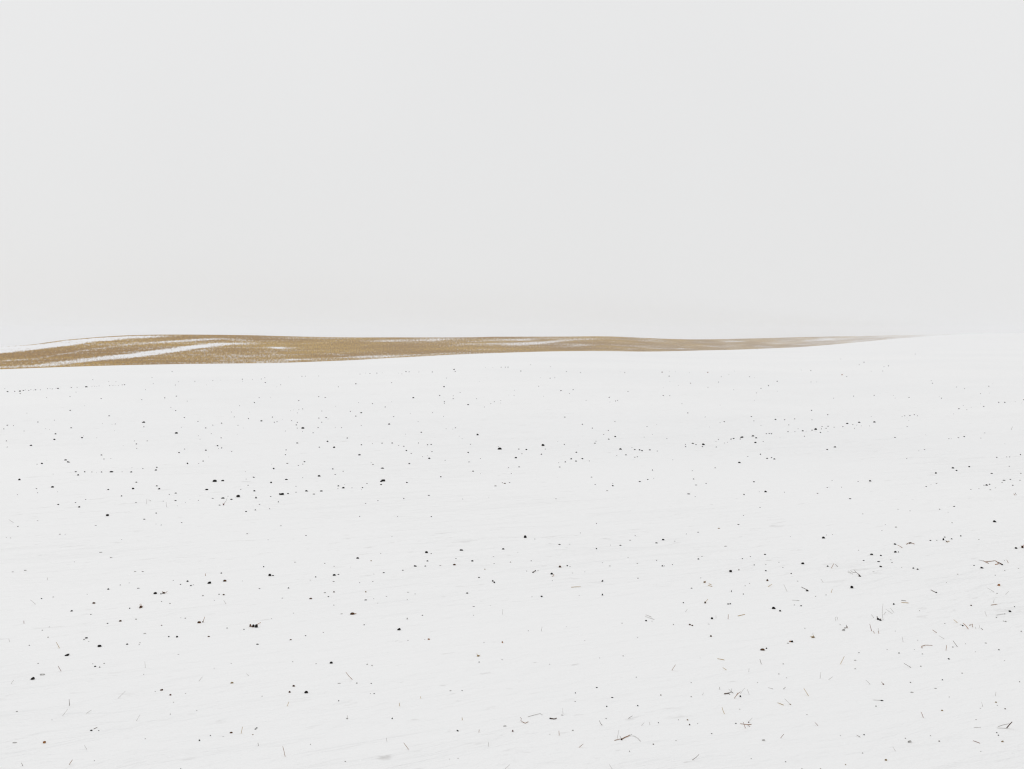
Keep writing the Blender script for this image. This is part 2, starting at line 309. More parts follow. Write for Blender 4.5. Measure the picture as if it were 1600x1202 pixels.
(400,1050): """315,127,23,14,u 236,88,15,9,b 210,126,14,11,b 630,70,9,6 720,72,8,5 738,136,10,5 715,136,6,4 520,72,20,4,g 517,181,7,7 38,152,8,5,g 570,292,12,7,g 850,291,8,10,t
1288,117,7,6 1215,118,14,4,g 1260,368,15,7,t 340,453,5,8,g 558,560,9,6,g 5,350,10,6,u 1555,338,20,6,g 1210,545,6,4,g 1263,540,8,4,g""",
(800,1050): """777,33,7,5 530,98,12,5 627,160,14,5 396,132,7,7 395,185,10,4,g 592,216,9,8 786,211,9,8 930,145,8,8,b 315,270,14,5,g 588,292,6,6 915,318,7,6 1040,300,6,5,g 1097,300,10,8,n
1110,330,9,9,b 1160,323,6,5,g 5,370,9,12,r 380,366,12,6,g 236,391,7,6,g 883,452,9,6,b 1025,430,8,5,g 735,497,6,9,g 1422,233,8,5,g 1120,67,8,5,g 1120,155,10,7,g
1535,67,6,6,g 1248,386,8,6,g 1572,427,19,9,g 1495,543,7,5,g""",
(1200,1050): """68,13,7,6,g 116,37,8,5,g 722,77,9,7,b 140,203,10,5,n 713,179,17,6 675,214,8,7 890,66,9,6,g 1090,50,8,6 900,128,18,5,g 1047,103,16,4,g 1133,157,7,5,g 1088,241,12,7,n
1328,228,8,5,g 1425,190,10,7,n 1433,210,6,5,g 1482,231,9,6,b 1430,380,7,6 1440,396,8,6 1465,435,13,8,n 1070,433,9,6,b 1015,399,8,6,g 453,398,7,5,g 600,393,9,6 592,508,6,7,g
885,437,20,12,g 858,415,8,6,g 737,551,14,9,n 485,580,8,6,n 1330,497,7,5,g 110,562,8,6,g 212,605,7,4,n 328,605,8,4,n 243,267,8,5,g 1213,8,10,5,g 1573,62,7,6,g 1300,298,8,4,g""",
}
# Straws: tint, then points from one end to the other (quarter pixels of the photograph, per tile); capital letter = a thick stem
STRAWS = {
(1200,500): "g 1528,667 1521,687",
(0,700): "g 55,448 84,468|g 1038,340 1043,372|g 918,318 918,350|g 930,325 943,332|b 1284,785 1284,800",
(1200,700): "b 395,752 412,722|k 420,728 435,742|g 500,768 530,790|b 1492,700 1501,719|k 1545,280 1552,295|b 1536,286 1543,296",
(0,900): "g 1398,152 1412,175|g 190,150 222,178|r 149,280 150,298|t 352,415 370,452|g 55,393 60,412|r 363,563 382,595|g 905,535 907,575|g 296,10 296,25",
(400,900): "g 1542,208 1542,242",
(800,900): "t 370,71 430,69|g 1085,225 1096,208|g 1275,245 1275,265|b 1352,240 1350,270|t 1412,251 1456,241|g 183,346 188,318|k 1549,520 1558,552|b 1000,590 1022,555|t 1284,518 1327,526|t 1317,573 1338,588|g 1480,600 1482,578",
(1200,900): "k 208,70 250,90|g 98,52 120,98|t 2,68 25,53|g 330,20 345,40|t 395,105 402,82|g 150,152 196,155|t 832,166 878,170|k 832,154 862,157|k 1017,87 1052,105|g 1372,76 1412,102|g 1484,116 1504,97|g 1413,148 1409,167|b 1394,183 1432,178|g 1428,246 1472,238|g 1355,222 1366,252|t 453,552 477,503|g 838,380 842,396 845,413|b 963,452 962,441 985,434 1028,436|b 1116,433 1112,466|k 1156,405 1184,443|g 1068,374 1100,395|b 1028,337 1053,356|k 850,547 893,573|g 1160,273 1182,293",
(0,1050): "g 70,74 86,50|g 740,165 783,121|k 432,172 436,212|g 392,276 422,235|g 854,306 875,268|g 540,260 572,238|g 1243,58 1266,30|g 1539,10 1553,23|k 586,357 608,347|g 527,458 541,485|b 434,580 453,549|k 134,568 143,588|t 1507,385 1516,343",
(400,1050): "t 195,214 206,187|b 561,1 582,28 602,48|t 898,214 896,194|t 1031,166 1027,153|t 1288,285 1290,302|b 1395,360 1394,378|g 1452,438 1454,466|b 923,443 953,484|g 816,413 818,437|b 167,465 176,495 183,529|k 12,443 15,461|g 1558,606 1587,579|g 570,270 571,288",
(800,1050): "g 100,281 140,271 180,262 190,270|g 317,228 318,262|k 729,291 753,274|k 547,304 551,318 563,333|g 810,335 826,317|g 858,314 862,330|b 293,368 295,397|b 420,472 446,450|k 1127,551 1149,535 1169,516|g 608,578 626,606|k 1298,94 1299,110|t 1312,220 1320,243 1328,262|g 1190,145 1198,130",
(1200,1050): "g 0,99 32,107|g 330,3 326,42|t 224,103 253,150|t 60,194 98,208|g 104,168 137,203|g 612,51 638,78|r 708,62 722,80|g 654,176 703,178|r 956,250 964,266 971,285|g 1335,188 1342,217|r 1282,431 1301,438 1324,446|g 1287,348 1330,347|r 293,316 311,336|r 79,414 99,389|k 554,395 575,408|g 779,468 797,495|k 97,108 110,95|g 1425,125 1422,150|g 405,30 380,50",
}
# Tufts of stubble: where they stand (pixels), the look, clods (x,y,w,h,tint) and stems in photograph pixels
TUFTS = [
 ((398,980),"dark brown stubble tuft, the bulkiest one, with an orange stem poking up to the right",[(391.3,978,3.2,4.2,"b"),(395.6,978.6,4.2,4.2,"k"),(400.5,979,4.6,4.8,"k")],["o 401,976.5 407.6,972.6","b 393,980 397,976","b 390,976 395,980.5"]),
 ((220,950),"small round tuft of brown roots sticking up like a star",[(220,948.8,4.6,3.2,"b")],["b 219.5,949 218.3,944.5","o 221,948 220,943.5","b 222,948.5 223.7,946.5","b 219.5,949.5 218.6,951.6"]),
 ((256,928),"brown stubble tuft with two curved stems spread like a V, beside a black clod",[(255.5,926.8,4.6,2.6,"b"),(251.7,928,2.2,2.2,"k")],["o 255.5,927 253.6,924","b 256,927.5 259,926.4 261.5,924"]),
 ((312,973),"dark root lump with one thin brown stem standing at its right",[(311.2,972.6,5.6,2.8,"b"),(317,972,2,2,"b")],["b 317,972.5 320,963.8"]),
 ((350,789),"reddish brown stubble tuft with a bent grey stem, among large black clods",[(349.3,788.8,2.2,2.2,"r")],["r 349,789.5 351.4,785.4","g 351.4,785.4 354,782 355,778","r 349.5,789 348.2,786"]),
 ((1373,967),"jet black L shaped stubble tuft beside the tallest thin grey straw",[(1372.3,967.8,4.2,2.6,"k"),(1375.7,969.3,3.4,2.4,"k")],["K 1371.3,968 1370.4,963.3","b 1375.5,969 1376.4,966","g 1365,965.5 1361.5,960.5"]),
 ((1380,965),"tallest thin grey straw, standing almost upright by black L shaped tuft",[],["g 1380,969 1378.7,958 1379.7,943.5","g 1381,960.6 1384,956.5"]),
 ((1391,958),"pair of thin grey straws leaning the same way above black L shaped tuft",[],["g 1394.4,959.5 1384,952","g 1396,957 1391.2,950"]),
 ((1361,984),"reddish brown tuft of slanting stems below the black L shaped tuft",[],["r 1362,986.5 1360.5,981 1359,975","b 1366.3,989.8 1364.3,986","b 1372.8,990 1373,986","g 1372.5,987 1372,981.5"]),
 ((1560,882),"long bent brown straw lying flat with a thick dark forked end, near the right edge",[(1566,882.6,2.6,1.8,"k")],["K 1566.5,882.7 1562.5,880.7 1559.5,879.4","b 1559.5,879.4 1556,876.8 1552.5,876.5","b 1552.5,876.7 1545,877.6 1539.5,878.2 1536.5,876.6","g 1536.5,876.6 1529,875.4","o 1560.5,880.7 1557.5,882 1554.8,882.3","b 1539,878.2 1544.8,880.6"]),
 ((1505,978),"loose tuft of arched brown straw with a dark crumb at its left end",[(1504.3,977.8,2.4,1.8,"k")],["o 1513,983.2 1509.8,978.6 1506.8,975.6 1504.5,973.8","g 1504,977.5 1500,975.8","t 1495.5,973.3 1490,968.3"]),
 ((1519,979),"short brown straws sticking up just right of the arched straw tuft",[],["b 1519.4,980 1519.6,975","b 1514.5,977.4 1518,976.4","g 1524.6,983 1524,979.5"]),
 ((1532,983),"grey and tan pair of straw stubs, rightmost of the arched straw tuft's row",[],["g 1530.6,981.5 1530,977","k 1535.5,984 1532.5,981.5"]),
 ((974,1157),"long brown branching straw lying in the foreground with an arching grey side stem",[(971.3,1155.5,2.6,2.8,"b")],["B 971.3,1155.3 976,1152.8 981,1151 984,1149","g 984,1149 987,1147.4","g 984,1150.3 991,1150.4 997,1154 1001,1158.6","b 971,1155 965,1156 960.2,1157.2","k 971,1155 968.6,1150.2","g 965,1154 967,1141"]),
 ((1139,1085),"dark forked twig lying flat at the left of a fan of grey straws",[],["K 1131.5,1084.4 1136.5,1084 1139,1083.4","k 1140.5,1085.4 1138.5,1083.5 1143,1081 1145.5,1083.5","g 1143,1082 1138.5,1076.5","g 1143,1081 1143.5,1075.5"]),
 ((1156,1087),"fan of thin brown and grey straws leaning right beside the forked twig",[(1156.8,1088.3,2.4,2.6,"k")],["b 1147.8,1091.5 1152.5,1085 1157,1081","g 1157.5,1084 1160.5,1079 1164,1075","b 1151,1086 1153.5,1082.5","g 1170.3,1085.3 1167.5,1077"]),
 ((1163,1132),"reddish brown cross shaped straw tuft in the foreground",[(1149.8,1130.6,2,1.7,"k"),(1169.8,1128.8,2,1.8,"r")],["b 1156.5,1131 1162,1131.7 1168,1132.5 1174,1132","r 1164.5,1138 1162.5,1132 1161.5,1128.5","r 1171.5,1135.5 1167.5,1132.5","g 1170,1128.5 1175.5,1122"]),
 ((819,1129),"reddish brown straw tuft curling round like a hook",[],["r 812.8,1121 814.8,1123 813.8,1126 817,1128.6","b 817,1128.6 820.5,1130.3 825.5,1128"]),
 ((864,1123),"short dark wavy twig lying flat right of the hook shaped straw",[(859.8,1122.8,2.8,2,"k")],["K 859.8,1122.8 863,1123.3 866,1124 870,1122.8"]),
 ((1478,845),"dark straw tuft with a pale brown tail, behind the long bent straw",[(1474,843.3,2.6,3.2,"k"),(1476.2,839.6,2,1.5,"k")],["K 1477.5,845 1480,847.5","t 1480,847.5 1482,845.7 1484,846.3"]),
 ((1322,981),"grey brown stubble tuft with an upright fin and a shadowy grey stain",[(1323.3,980.6,1.8,3.4,"b"),(1320.3,981.4,1.8,2,"b"),(1318,984.6,4.4,2.6,"g")],["k 1323.8,981.5 1322.2,976.5","g 1310.8,975 1313.8,976.8"]),
 ((1305,962),"faint curl of grey straw between scattered straw tufts",[],["g 1305.5,970 1305,966 1307,964","g 1308,969 1309,964"]),
 ((1270,995),"pale tan stubble tuft with short splayed stems",[(1270.5,995.8,4.4,2.2,"n")],["t 1268,997 1271.5,992.5","t 1266,994.5 1273,996","g 1270,992 1270.4,988.5"]),
 ((1341,898),"black slanting stem with a pale grey split end",[],["K 1343.2,899.8 1341.5,897.5","k 1341.5,897.5 1338,894.8 1335,891.5","g 1337,894.5 1333,895 1329,891.5","g 1329,896 1324.5,893.8"]),
 ((1422,849),"dark brown stubble tuft spread low like a moustache",[(1422.3,848.6,4,1.8,"b")],["b 1422,849 1419,849 1416.3,850.7","b 1422.5,848.5 1425.5,849.2 1428.7,850.3","k 1424,848 1420.5,849.8"]),
 ((1404,852),"thin brown straw slanting down to the right of a black clod",[],["b 1409.5,856.3 1406,853.8 1402.5,851.8"]),
 ((1597,855),"brown stubble tuft cut by the right edge of the view",[(1597.5,855.3,3.4,3.6,"b")],["b 1597,856 1595.3,852.5","o 1598,855 1599.5,851.5"]),
 ((836,892),"dark purplish twig slanting up to the right, lying on the snow",[(832.8,894.6,2.2,1.8,"k"),(836.4,892.2,2.2,2,"k")],["K 832.6,894.8 836.5,892.2","g 839,892.3 842,891.5"]),
 ((864,898),"black clod tuft with a brown root hooked round its right side",[(862,896.8,4,2.8,"k")],["b 863.8,897.3 865.8,898.6 864.8,900 862.6,900.8"]),
 ((1101,911),"tan stubble tuft with short brown straws strewn to its right",[(1100.8,910,3.4,2.6,"n")],["o 1101,911 1103,907.8","t 1106.3,915 1112.6,916.6","t 1107.4,912.4 1111.3,913.8"]),
 ((1102,941),"brown lump with a tan stem leaning up to the right",[(1101.8,942,2.6,2.8,"b")],["t 1102,941.5 1106.3,936.3"]),
 ((1015,968),"grey straw slanting over a small dark crumb",[],["g 1022.4,968.2 1008.5,963.5","g 1018,964.5 1009,961"]),
 ((1577,1133),"thick near black stem standing slanted in the right foreground",[],["K 1573.3,1138 1577.5,1132.5 1581.4,1128.2"]),
 ((1566,1135),"pair of thin pale straws lying left of the thick near black stem",[],["g 1577,1131 1568,1132.5 1559.5,1135.5","g 1572.5,1138.2 1557.5,1137.7"]),
 ((746,1024),"small tan stubble tuft in the right middle of the foreground",[(747,1025,4,2.2,"n")],["t 746.5,1026 745,1021.5","t 748,1025 750.5,1023.5"]),
]
HILL_STREAKS = [
 "0,547,5,1 50,543,4.3,1 100,536.5,4.2,1 150,530.5,3.3,1 200,527,2.6,1 240,526,2.1,.9 275,526,1.3,.4",
 "0,564,1,.5 50,561,1,.4 75,557,1,.6 100,553,.8,.5 150,545,.8,.6 200,539,1,.6 230,536,1,.5 265,533.5,1.2,.8 300,531.5,1.5,1 330,530.3,1.3,1 350,530,1,.8 380,531.5,1.8,.55",
 "0,574,1,.5 50,572,1.5,.6 80,569,2.5,.7 125,564,3,.75 160,560,3,.8 200,556.5,3.5,.9 240,551,3.5,1 280,546,3.3,1 310,541.5,3,1 340,538.5,2.2,1 365,537.5,1.6,.75 400,537.5,3,.35",
 "180,552,1,.2 215,548,1,.5 250,544,1,.3",
 "290,550,1.5,.25 318,547.5,3,.5 345,545,2,.3", "330,566,3,.2 360,560,5,.35 400,556,5,.3 425,548,3,.3 440,541,3,.25",
 "432,543.3,.8,1 438,544,1.3,1 446,544.3,.8,.8", "430,553,1.2,.6 436,554,1,.4",
 "446,562.8,.7,.8 455,562.4,.9,1 472,562.2,.7,.8 500,562,1.2,.5 550,562.5,1.3,.5",
 "408,566,.8,.7 430,565.5,.7,.7 470,565,.6,.4", "505,553,1,.4 536,554.5,1.2,.6 550,556,1,.3", "535,559.5,1.2,.4 560,558,1.5,.7 600,557.3,1.4,.8 650,555.2,1.2,.5 700,553.3,.8,.5 760,552.2,.5,.3",
 "560,561.5,1.4,.6 640,558.5,1.2,.55 700,555.5,.8,.4", "410,526.5,1.6,.3 500,529,1.6,.35 600,529.5,1.5,.3", "575,533.4,.8,.6 600,533,1.3,.8 640,533,2,.55 680,531.5,2,.85 700,531,1.4,.7 730,530,.9,.5",
 "700,541,1.2,.3 720,538,1.5,.5 760,537.5,2,.55 800,538,2.2,.8 840,536.4,2,.9 870,533.3,1.6,1 900,531.2,1.2,.6 930,529.5,1,.4",
 "740,532.5,1.2,.4 790,531,1.3,.75 825,530.8,1.1,1 846,530.4,.8,.5", "870,541.5,1,.4 905,540,1.1,.75 920,539.3,.7,.5", "985,545,1,.4 1000,543.8,1,.6 1050,545,.9,.55 1064,544.9,.9,.8",
 "1005,531,.9,.5 1030,532.3,1,.55 1060,534,.9,.3", "960,540,2.5,.2 1010,540,3,.3 1060,540,3,.3", "1075,542.5,1.6,.35 1130,541.5,1.8,.4 1200,541.5,1.4,.4", "1134,534,.7,.8 1160,533.2,.8,.9 1172,533,.5,.4",
 "1190,536.5,.8,.5 1215,537,.8,.5 1240,534.8,1.2,.5 1260,532.3,1.4,.75 1290,530.5,1.8,.8 1330,529.5,1.8,.55 1400,527,1.5,.5", "1205,533.8,.6,.4 1230,533,.8,.5 1260,530.5,.8,.5",
 "1240,539,1.5,.4 1290,536.5,1.5,.6 1350,532,1.5,.5 1400,528,1.2,.5", "1180,529.3,.7,.35 1215,530.5,.7,.3",
]

# ================================================================ materials
def snow_nodes(n, b, fine):
    tex = n.nodes.new("ShaderNodeTexCoord")
    mp = n.nodes.new("ShaderNodeMapping")                 # furrows run across the slope, climbing to the right
    mp.inputs["Rotation"].default_value = (0, 0, math.radians(-27))
    n.links.new(tex.outputs["Object"], mp.inputs["Vector"])
    return tex, mp

def noise_tex(n, vec, scale, detail=4.0, rough=0.55, stretch=None, dist=0.0):
    if stretch:
        m2 = n.nodes.new("ShaderNodeMapping")
        m2.inputs["Scale"].default_value = stretch
        n.links.new(vec, m2.inputs["Vector"])
        vec = m2.outputs["Vector"]
    t = n.nodes.new("ShaderNodeTexNoise")
    t.inputs["Scale"].default_value = scale
    t.inputs["Detail"].default_value = detail
    t.inputs["Roughness"].default_value = rough
    t.inputs["Distortion"].default_value = dist
    n.links.new(vec, t.inputs["Vector"])
    return t.outputs["Fac"]

def mrange(n, val, a, b, c=0.0, d=1.0, smooth=True):
    r = n.nodes.new("ShaderNodeMapRange")
    if smooth: r.interpolation_type = 'SMOOTHSTEP'
    for k, v in (("From Min", a), ("From Max", b), ("To Min", c), ("To Max", d)):
        r.inputs[k].default_value = v
    n.links.new(val, r.inputs["Value"])
    return r.outputs["Result"]

def math_n(n, op, a, b):
    m = n.nodes.new("ShaderNodeMath")
    m.operation = op
    for i, v in enumerate((a, b)):
        if isinstance(v, (int, float)): m.inputs[i].default_value = v
        else: n.links.new(v, m.inputs[i])
    return m.outputs[0]

def mix_col(n, fac, a, b):
    m = n.nodes.new("ShaderNodeMix")
    m.data_type = 'RGBA'
    if isinstance(fac, (int, float)): m.inputs["Factor"].default_value = fac
    else: n.links.new(fac, m.inputs["Factor"])
    for k, v in (("A", a), ("B", b)):
        if isinstance(v, tuple): m.inputs[k].default_value = (*v, 1)
        else: n.links.new(v, m.inputs[k])
    return m.outputs["Result"]

M_SNOW, n, b = nodes("snow")
tex, mp = snow_nodes(n, b, 1)
V = mp.outputs["Vector"]
rows = noise_tex(n, V, 1.0, 5.0, 0.6, (0.55, 1.7, 1.0), 1.6)          # drift ridges along the furrows
lumps = noise_tex(n, V, 3.2, 4.0, 0.6, (0.6, 1.4, 1.0))
grain = noise_tex(n, V, 26.0, 3.0, 0.6)
calm = mrange(n, noise_tex(n, V, 0.16, 3.0, 0.5), 0.38, 0.62, 0.015, 0.115)      # the furrows show in patches, elsewhere the snow lies smooth
hgt = math_n(n, 'ADD', math_n(n, 'MULTIPLY', rows, calm), math_n(n, 'ADD', math_n(n, 'MULTIPLY', lumps, 0.045), math_n(n, 'MULTIPLY', grain, 0.0035)))
bump = n.nodes.new("ShaderNodeBump")
bump.inputs["Strength"].default_value = 0.65
bump.inputs["Distance"].default_value = 1.0
n.links.new(hgt, bump.inputs["Height"])
n.links.new(bump.outputs["Normal"], b.inputs["Normal"])
# thin places where soil shows through, plus furrow shading painted as short grey streaks
thin_a = mrange(n, noise_tex(n, V, 1.0, 5.0, 0.62, (2.2, 6.0, 1.0), 0.8), 0.58, 0.76)
thin_b = mrange(n, noise_tex(n, V, 1.0, 3.0, 0.5, (0.10, 0.35, 1.0)), 0.42, 0.62)
thin = math_n(n, 'MULTIPLY', thin_a, thin_b)
dots = mrange(n, noise_tex(n, V, 5.0, 3.0, 0.6, (0.7, 1.5, 1.0)), 0.655, 0.76)
dots = math_n(n, 'MULTIPLY', dots, mrange(n, noise_tex(n, V, 0.32, 3.0, 0.5), 0.44, 0.62))
thin = math_n(n, 'MINIMUM', math_n(n, 'ADD', math_n(n, 'MULTIPLY', thin, 0.30), math_n(n, 'MULTIPLY', dots, 0.32)), 0.34)
tone = mrange(n, noise_tex(n, V, 0.05, 3.0, 0.5), 0.3, 0.7, 0.0, 1.0)
base = mix_col(n, tone, (0.848, 0.850, 0.853), (0.870, 0.870, 0.870))
n.links.new(mix_col(n, thin, base, (0.20, 0.17, 0.15)), b.inputs["Base Color"])
b.inputs["Roughness"].default_value = 0.75
b.inputs["Specular IOR Level"].default_value = 0.15

M_HILL, n, b = nodes("snow streaked soil")
att = n.nodes.new("ShaderNodeAttribute")
att.attribute_name = "snow_and_fade"
tex = n.nodes.new("ShaderNodeUVMap")
tex.uv_map = "contour"
V = tex.outputs["UV"]
band = noise_tex(n, V, 1.0, 5.0, 0.65, (0.03, 0.8, 1.0), 0.3)          # wind streaks lying along the contour
speck = noise_tex(n, V, 1.0, 3.0, 0.75, (2.2, 0.95, 1.0))
cov = math_n(n, 'ADD', att.outputs["Fac"], math_n(n, 'ADD', math_n(n, 'MULTIPLY', math_n(n, 'SUBTRACT', band, 0.5), 1.35), math_n(n, 'MULTIPLY', math_n(n, 'SUBTRACT', speck, 0.5), 1.55)))
cov = mrange(n, cov, 0.05, 1.0)
hue = noise_tex(n, V, 1.0, 4.0, 0.6, (0.025, 0.30, 1.0))
soil = mix_col(n, mrange(n, hue, 0.32, 0.68), (0.335, 0.188, 0.036), (0.505, 0.318, 0.062))
soil = mix_col(n, mrange(n, noise_tex(n, V, 1.0, 3.0, 0.75, (2.8, 1.0, 1.0)), 0.30, 0.66, 0.75, 0.0), soil, (0.185, 0.100, 0.030))
n.links.new(mix_col(n, cov, soil, (0.86, 0.86, 0.87)), b.inputs["Base Color"])
b.inputs["Roughness"].default_value = 0.9
b.inputs["Specular IOR Level"].default_value = 0.1

def soil_mat(name, dark, light, rough=0.85, scale=30.0):
    m, n, b = nodes(name)
    t = n.nodes.new("ShaderNodeTexCoord")
    v = noise_tex(n, t.outputs["Object"], scale, 5.0, 0.65)
    n.links.new(mix_col(n, mrange(n, v, 0.35, 0.7), dark, light), b.inputs["Base Color"])
    bp = n.nodes.new("ShaderNodeBump")
    bp.inputs["Strength"].default_value = 0.6
    bp.inputs["Distance"].default_value = 0.02
    n.links.new(v, bp.inputs["Height"])
    n.links.new(bp.outputs["Normal"], b.inputs["Normal"])
    b.inputs["Roughness"].default_value = rough
    b.inputs["Specular IOR Level"].default_value = 0.12
    return m

SOIL = {
    "k": soil_mat("wet black soil", (0.006, 0.005, 0.005), (0.016, 0.013, 0.011)),
    "b": soil_mat("dark brown soil", (0.026, 0.012, 0.005), (0.130, 0.058, 0.022)),
    "r": soil_mat("red brown crumb", (0.06, 0.018, 0.010), (0.17, 0.060, 0.040)),
    "o": soil_mat("rusty orange crumb", (0.16, 0.055, 0.012), (0.42, 0.190, 0.060)),
    "n": soil_mat("pale tan husk", (0.16, 0.11, 0.055), (0.36, 0.26, 0.140)),
    "g": soil_mat("soil dusted with snow", (0.20, 0.19, 0.18), (0.62, 0.61, 0.60)),
}
STRAW = {
    "k": soil_mat("wet dark straw", (0.055, 0.030, 0.020), (0.150, 0.085, 0.056), 0.8, 90),
    "b": soil_mat("brown straw", (0.220, 0.095, 0.034), (0.420, 0.215, 0.095), 0.8, 90),
    "r": soil_mat("red brown straw", (0.180, 0.065, 0.040), (0.330, 0.145, 0.090), 0.8, 90),
    "o": soil_mat("rusty straw", (0.300, 0.115, 0.032), (0.500, 0.250, 0.095), 0.8, 90),
    "t": soil_mat("tan straw", (0.430, 0.290, 0.120), (0.640, 0.470, 0.240), 0.8, 90),
    "g": soil_mat("frosted grey straw", (0.460, 0.440, 0.415), (0.680, 0.660, 0.640), 0.8, 90),
}
WIDE = {"k": 0.82, "b": 0.95, "r": 0.9, "o": 1.1, "t": 1.0, "g": 0.75, "K": 1.75, "B": 1.45}   # apparent stem width, photograph pixels

# ================================================================ ground, hill, haze
def polar_sheet(name, ths, ds, zfun, mat):
    T, D = np.meshgrid(ths, ds, indexing='ij')
    Z = zfun(T, D)
    P = np.stack([D * np.sin(T), D * np.cos(T), Z], -1).reshape(-1, 3)
    nT, nD = len(ths), len(ds)
    closed = abs((ths[-1] - ths[0]) - 2 * math.pi) < 1e-6
    if closed: P = P[: (nT - 1) * nD]
    i = np.arange(nT - 1)[:, None]
    j = np.arange(nD - 1)[None, :]
    i2 = (i + 1) % (nT - 1) if closed else i + 1
    Q = np.stack([i * nD + j, i2 * nD + j, i2 * nD + j + 1, i * nD + j + 1], -1).reshape(-1, 4)
    me = bpy.data.meshes.new(name)
    faces = Q
    me.vertices.add(len(P))
    nf = len(faces)
    tri = []
    if closed:                                                     # close the sheet under the viewer
        tri = [[ (k * nD) for k in range(nT - 1)][::-1]]
    me.vertices.foreach_set("co", P.ravel())
    loops = faces.ravel().tolist() + (tri[0] if tri else [])
    me.loops.add(len(loops))
    me.loops.foreach_set("vertex_index", loops)
    me.polygons.add(nf + len(tri))
    me.polygons.foreach_set("loop_start", [4 * k for k in range(nf)] + ([4 * nf] if tri else []))
    me.polygons.foreach_set("use_smooth", [True] * (nf + len(tri)))
    me.materials.append(mat)
    me.update(calc_edges=True)
    me.validate()
    o = bpy.data.objects.new(name, me)
    S.collection.objects.link(o)
    return o, T, D, Z

HALF = 0.52
ths = np.concatenate([np.linspace(-HALF, HALF, 620), np.linspace(HALF, 2 * math.pi - HALF, 170)[1:]])
ds = np.concatenate([np.exp(np.linspace(math.log(0.6), math.log(7), 40))[:-1], np.exp(np.linspace(math.log(7), math.log(160), 260))[:-1], np.exp(np.linspace(math.log(160), math.log(4200), 170))])
snow_o, *_ = polar_sheet("snow_field", ths, ds, ground, M_SNOW)
tag(snow_o, "white snow covered field with faint drifted furrows", kind="structure")

# the far hill: its ridge swings from about 250 m at the left to nearly 3 km at the right
hill_d = smooth_1d(np.interp(xs, [-60, 0, 200, 400, 800, 1000, 1100, 1200, 1300, 1400, 1500, 1600], [235, 240, 265, 300, 430, 560, 700, 980, 1400, 1900, 2450, 2900]), 30)
hx = np.concatenate([np.linspace(-0.95, rd_th[0], 40)[:-1], np.interp(np.linspace(-60, 1585, 1100), xs, rd_th)])
hs = np.concatenate([np.linspace(0, 1, 150), np.linspace(1, 2.6, 24)[1:]])
T, Sg = np.meshgrid(hx, hs, indexing='ij')
fade_l = np.clip((rd_th[0] - T) / 0.3, 0, 1)
A_r = np.interp(T, rd_th, rd_a) - 0.05 * fade_l ** 1.3
D0 = np.interp(T, rd_th, hill_d)
A_c = np.interp(T, cr_th, cr_a)
A_f = np.minimum(A_c - 0.008, A_r - 0.022)
A_f = np.maximum(A_f, (-26.0 - EYE) / D0 * 1.0 - 0.004)
A_f = np.minimum(A_f, A_r - 0.010)
D = D0 * (1 + 0.32 * Sg)
A = np.where(Sg <= 1, A_r - (A_r - A_f) * np.maximum(1 - Sg, 0) ** 1.5, 0)
Z = EYE + A * D
Zr = EYE + A_r * D0 * 1.32
Z = np.where(Sg > 1, Zr + A_r * D0 * 0.32 * (Sg - 1) - 0.05 * D0 * (Sg - 1) ** 2, Z)
P = np.stack([D * np.sin(T), D * np.cos(T), Z], -1)
nT, nS = T.shape
i = np.arange(nT - 1)[:, None]; j = np.arange(nS - 1)[None, :]
Q = np.stack([i * nS + j, (i + 1) * nS + j, (i + 1) * nS + j + 1, i * nS + j + 1], -1).reshape(-1, 4)
me = bpy.data.meshes.new("hill")
me.from_pydata(P.reshape(-1, 3).tolist(), [], Q.tolist())
me.polygons.foreach_set("use_smooth", [True] * len(me.polygons))
me.materials.append(M_HILL)
# how much snow lies where on the slope, plus haze fade painted on the far tip
hpx, hpy = pix(P[..., 0], P[..., 1], P[..., 2])
cover = np.full(T.shape, 0.12) + 0.20 * np.clip((hpx - 1180) / 220, 0, 1) + 0.5 * np.clip((hpx - 1350) / 120, 0, 1)
# denser soil on the sheltered middle of the slope, thinner towards the right
core = np.exp(-((hpx - 560) / 130) ** 2 - ((hpy - 541) / 8) ** 2) + 0.8 * np.exp(-((hpx - 690) / 90) ** 2 - ((hpy - 546) / 5) ** 2) + np.exp(-((hpx - 60) / 120) ** 2 - ((hpy - 558) / 12) ** 2) \
     + 0.9 * np.exp(-((hpx - 200) / 70) ** 2 - ((hpy - 566) / 5) ** 2) + 0.6 * np.exp(-((hpx - 860) / 150) ** 2 - ((hpy - 546) / 3) ** 2)
cover -= 0.12 * np.clip(core, 0, 1.3)
cover += 0.10 * np.clip((hpy - 545) / 15, 0, 1) * np.exp(-((hpx - 400) / 60) ** 2)
for line in HILL_STREAKS:
    q = np.array([[float(v) for v in t.split(",")] for t in line.split()])
    inside = (hpx >= q[0, 0] - 25) & (hpx <= q[-1, 0] + 25)
    cy = np.interp(hpx, q[:, 0], q[:, 1]); hw = np.interp(hpx, q[:, 0], q[:, 2]); sg = np.interp(hpx, q[:, 0], q[:, 3])
    endf = np.clip((hpx - q[0, 0] + 25) / 25, 0, 1) * np.clip((q[-1, 0] + 25 - hpx) / 25, 0, 1) if q[0, 0] > 1 else np.clip((q[-1, 0] + 25 - hpx) / 25, 0, 1)
    if q[0, 0] <= 1: inside = hpx <= q[-1, 0] + 25
    f = np.clip((hw + 1.9 - np.abs(hpy - cy)) / 3.8, 0, 1)
    f = f * f * (3 - 2 * f)
    cover = np.where(inside, np.maximum(cover, cover * (1 - f) + f * (sg ** 1.25) * endf * np.interp(hpx, [0, 500, 680, 1100, 1300], [1.0, 0.95, 0.80, 0.80, 0.95])), cover)
ry = np.interp(hpx, xs, ridge_y)
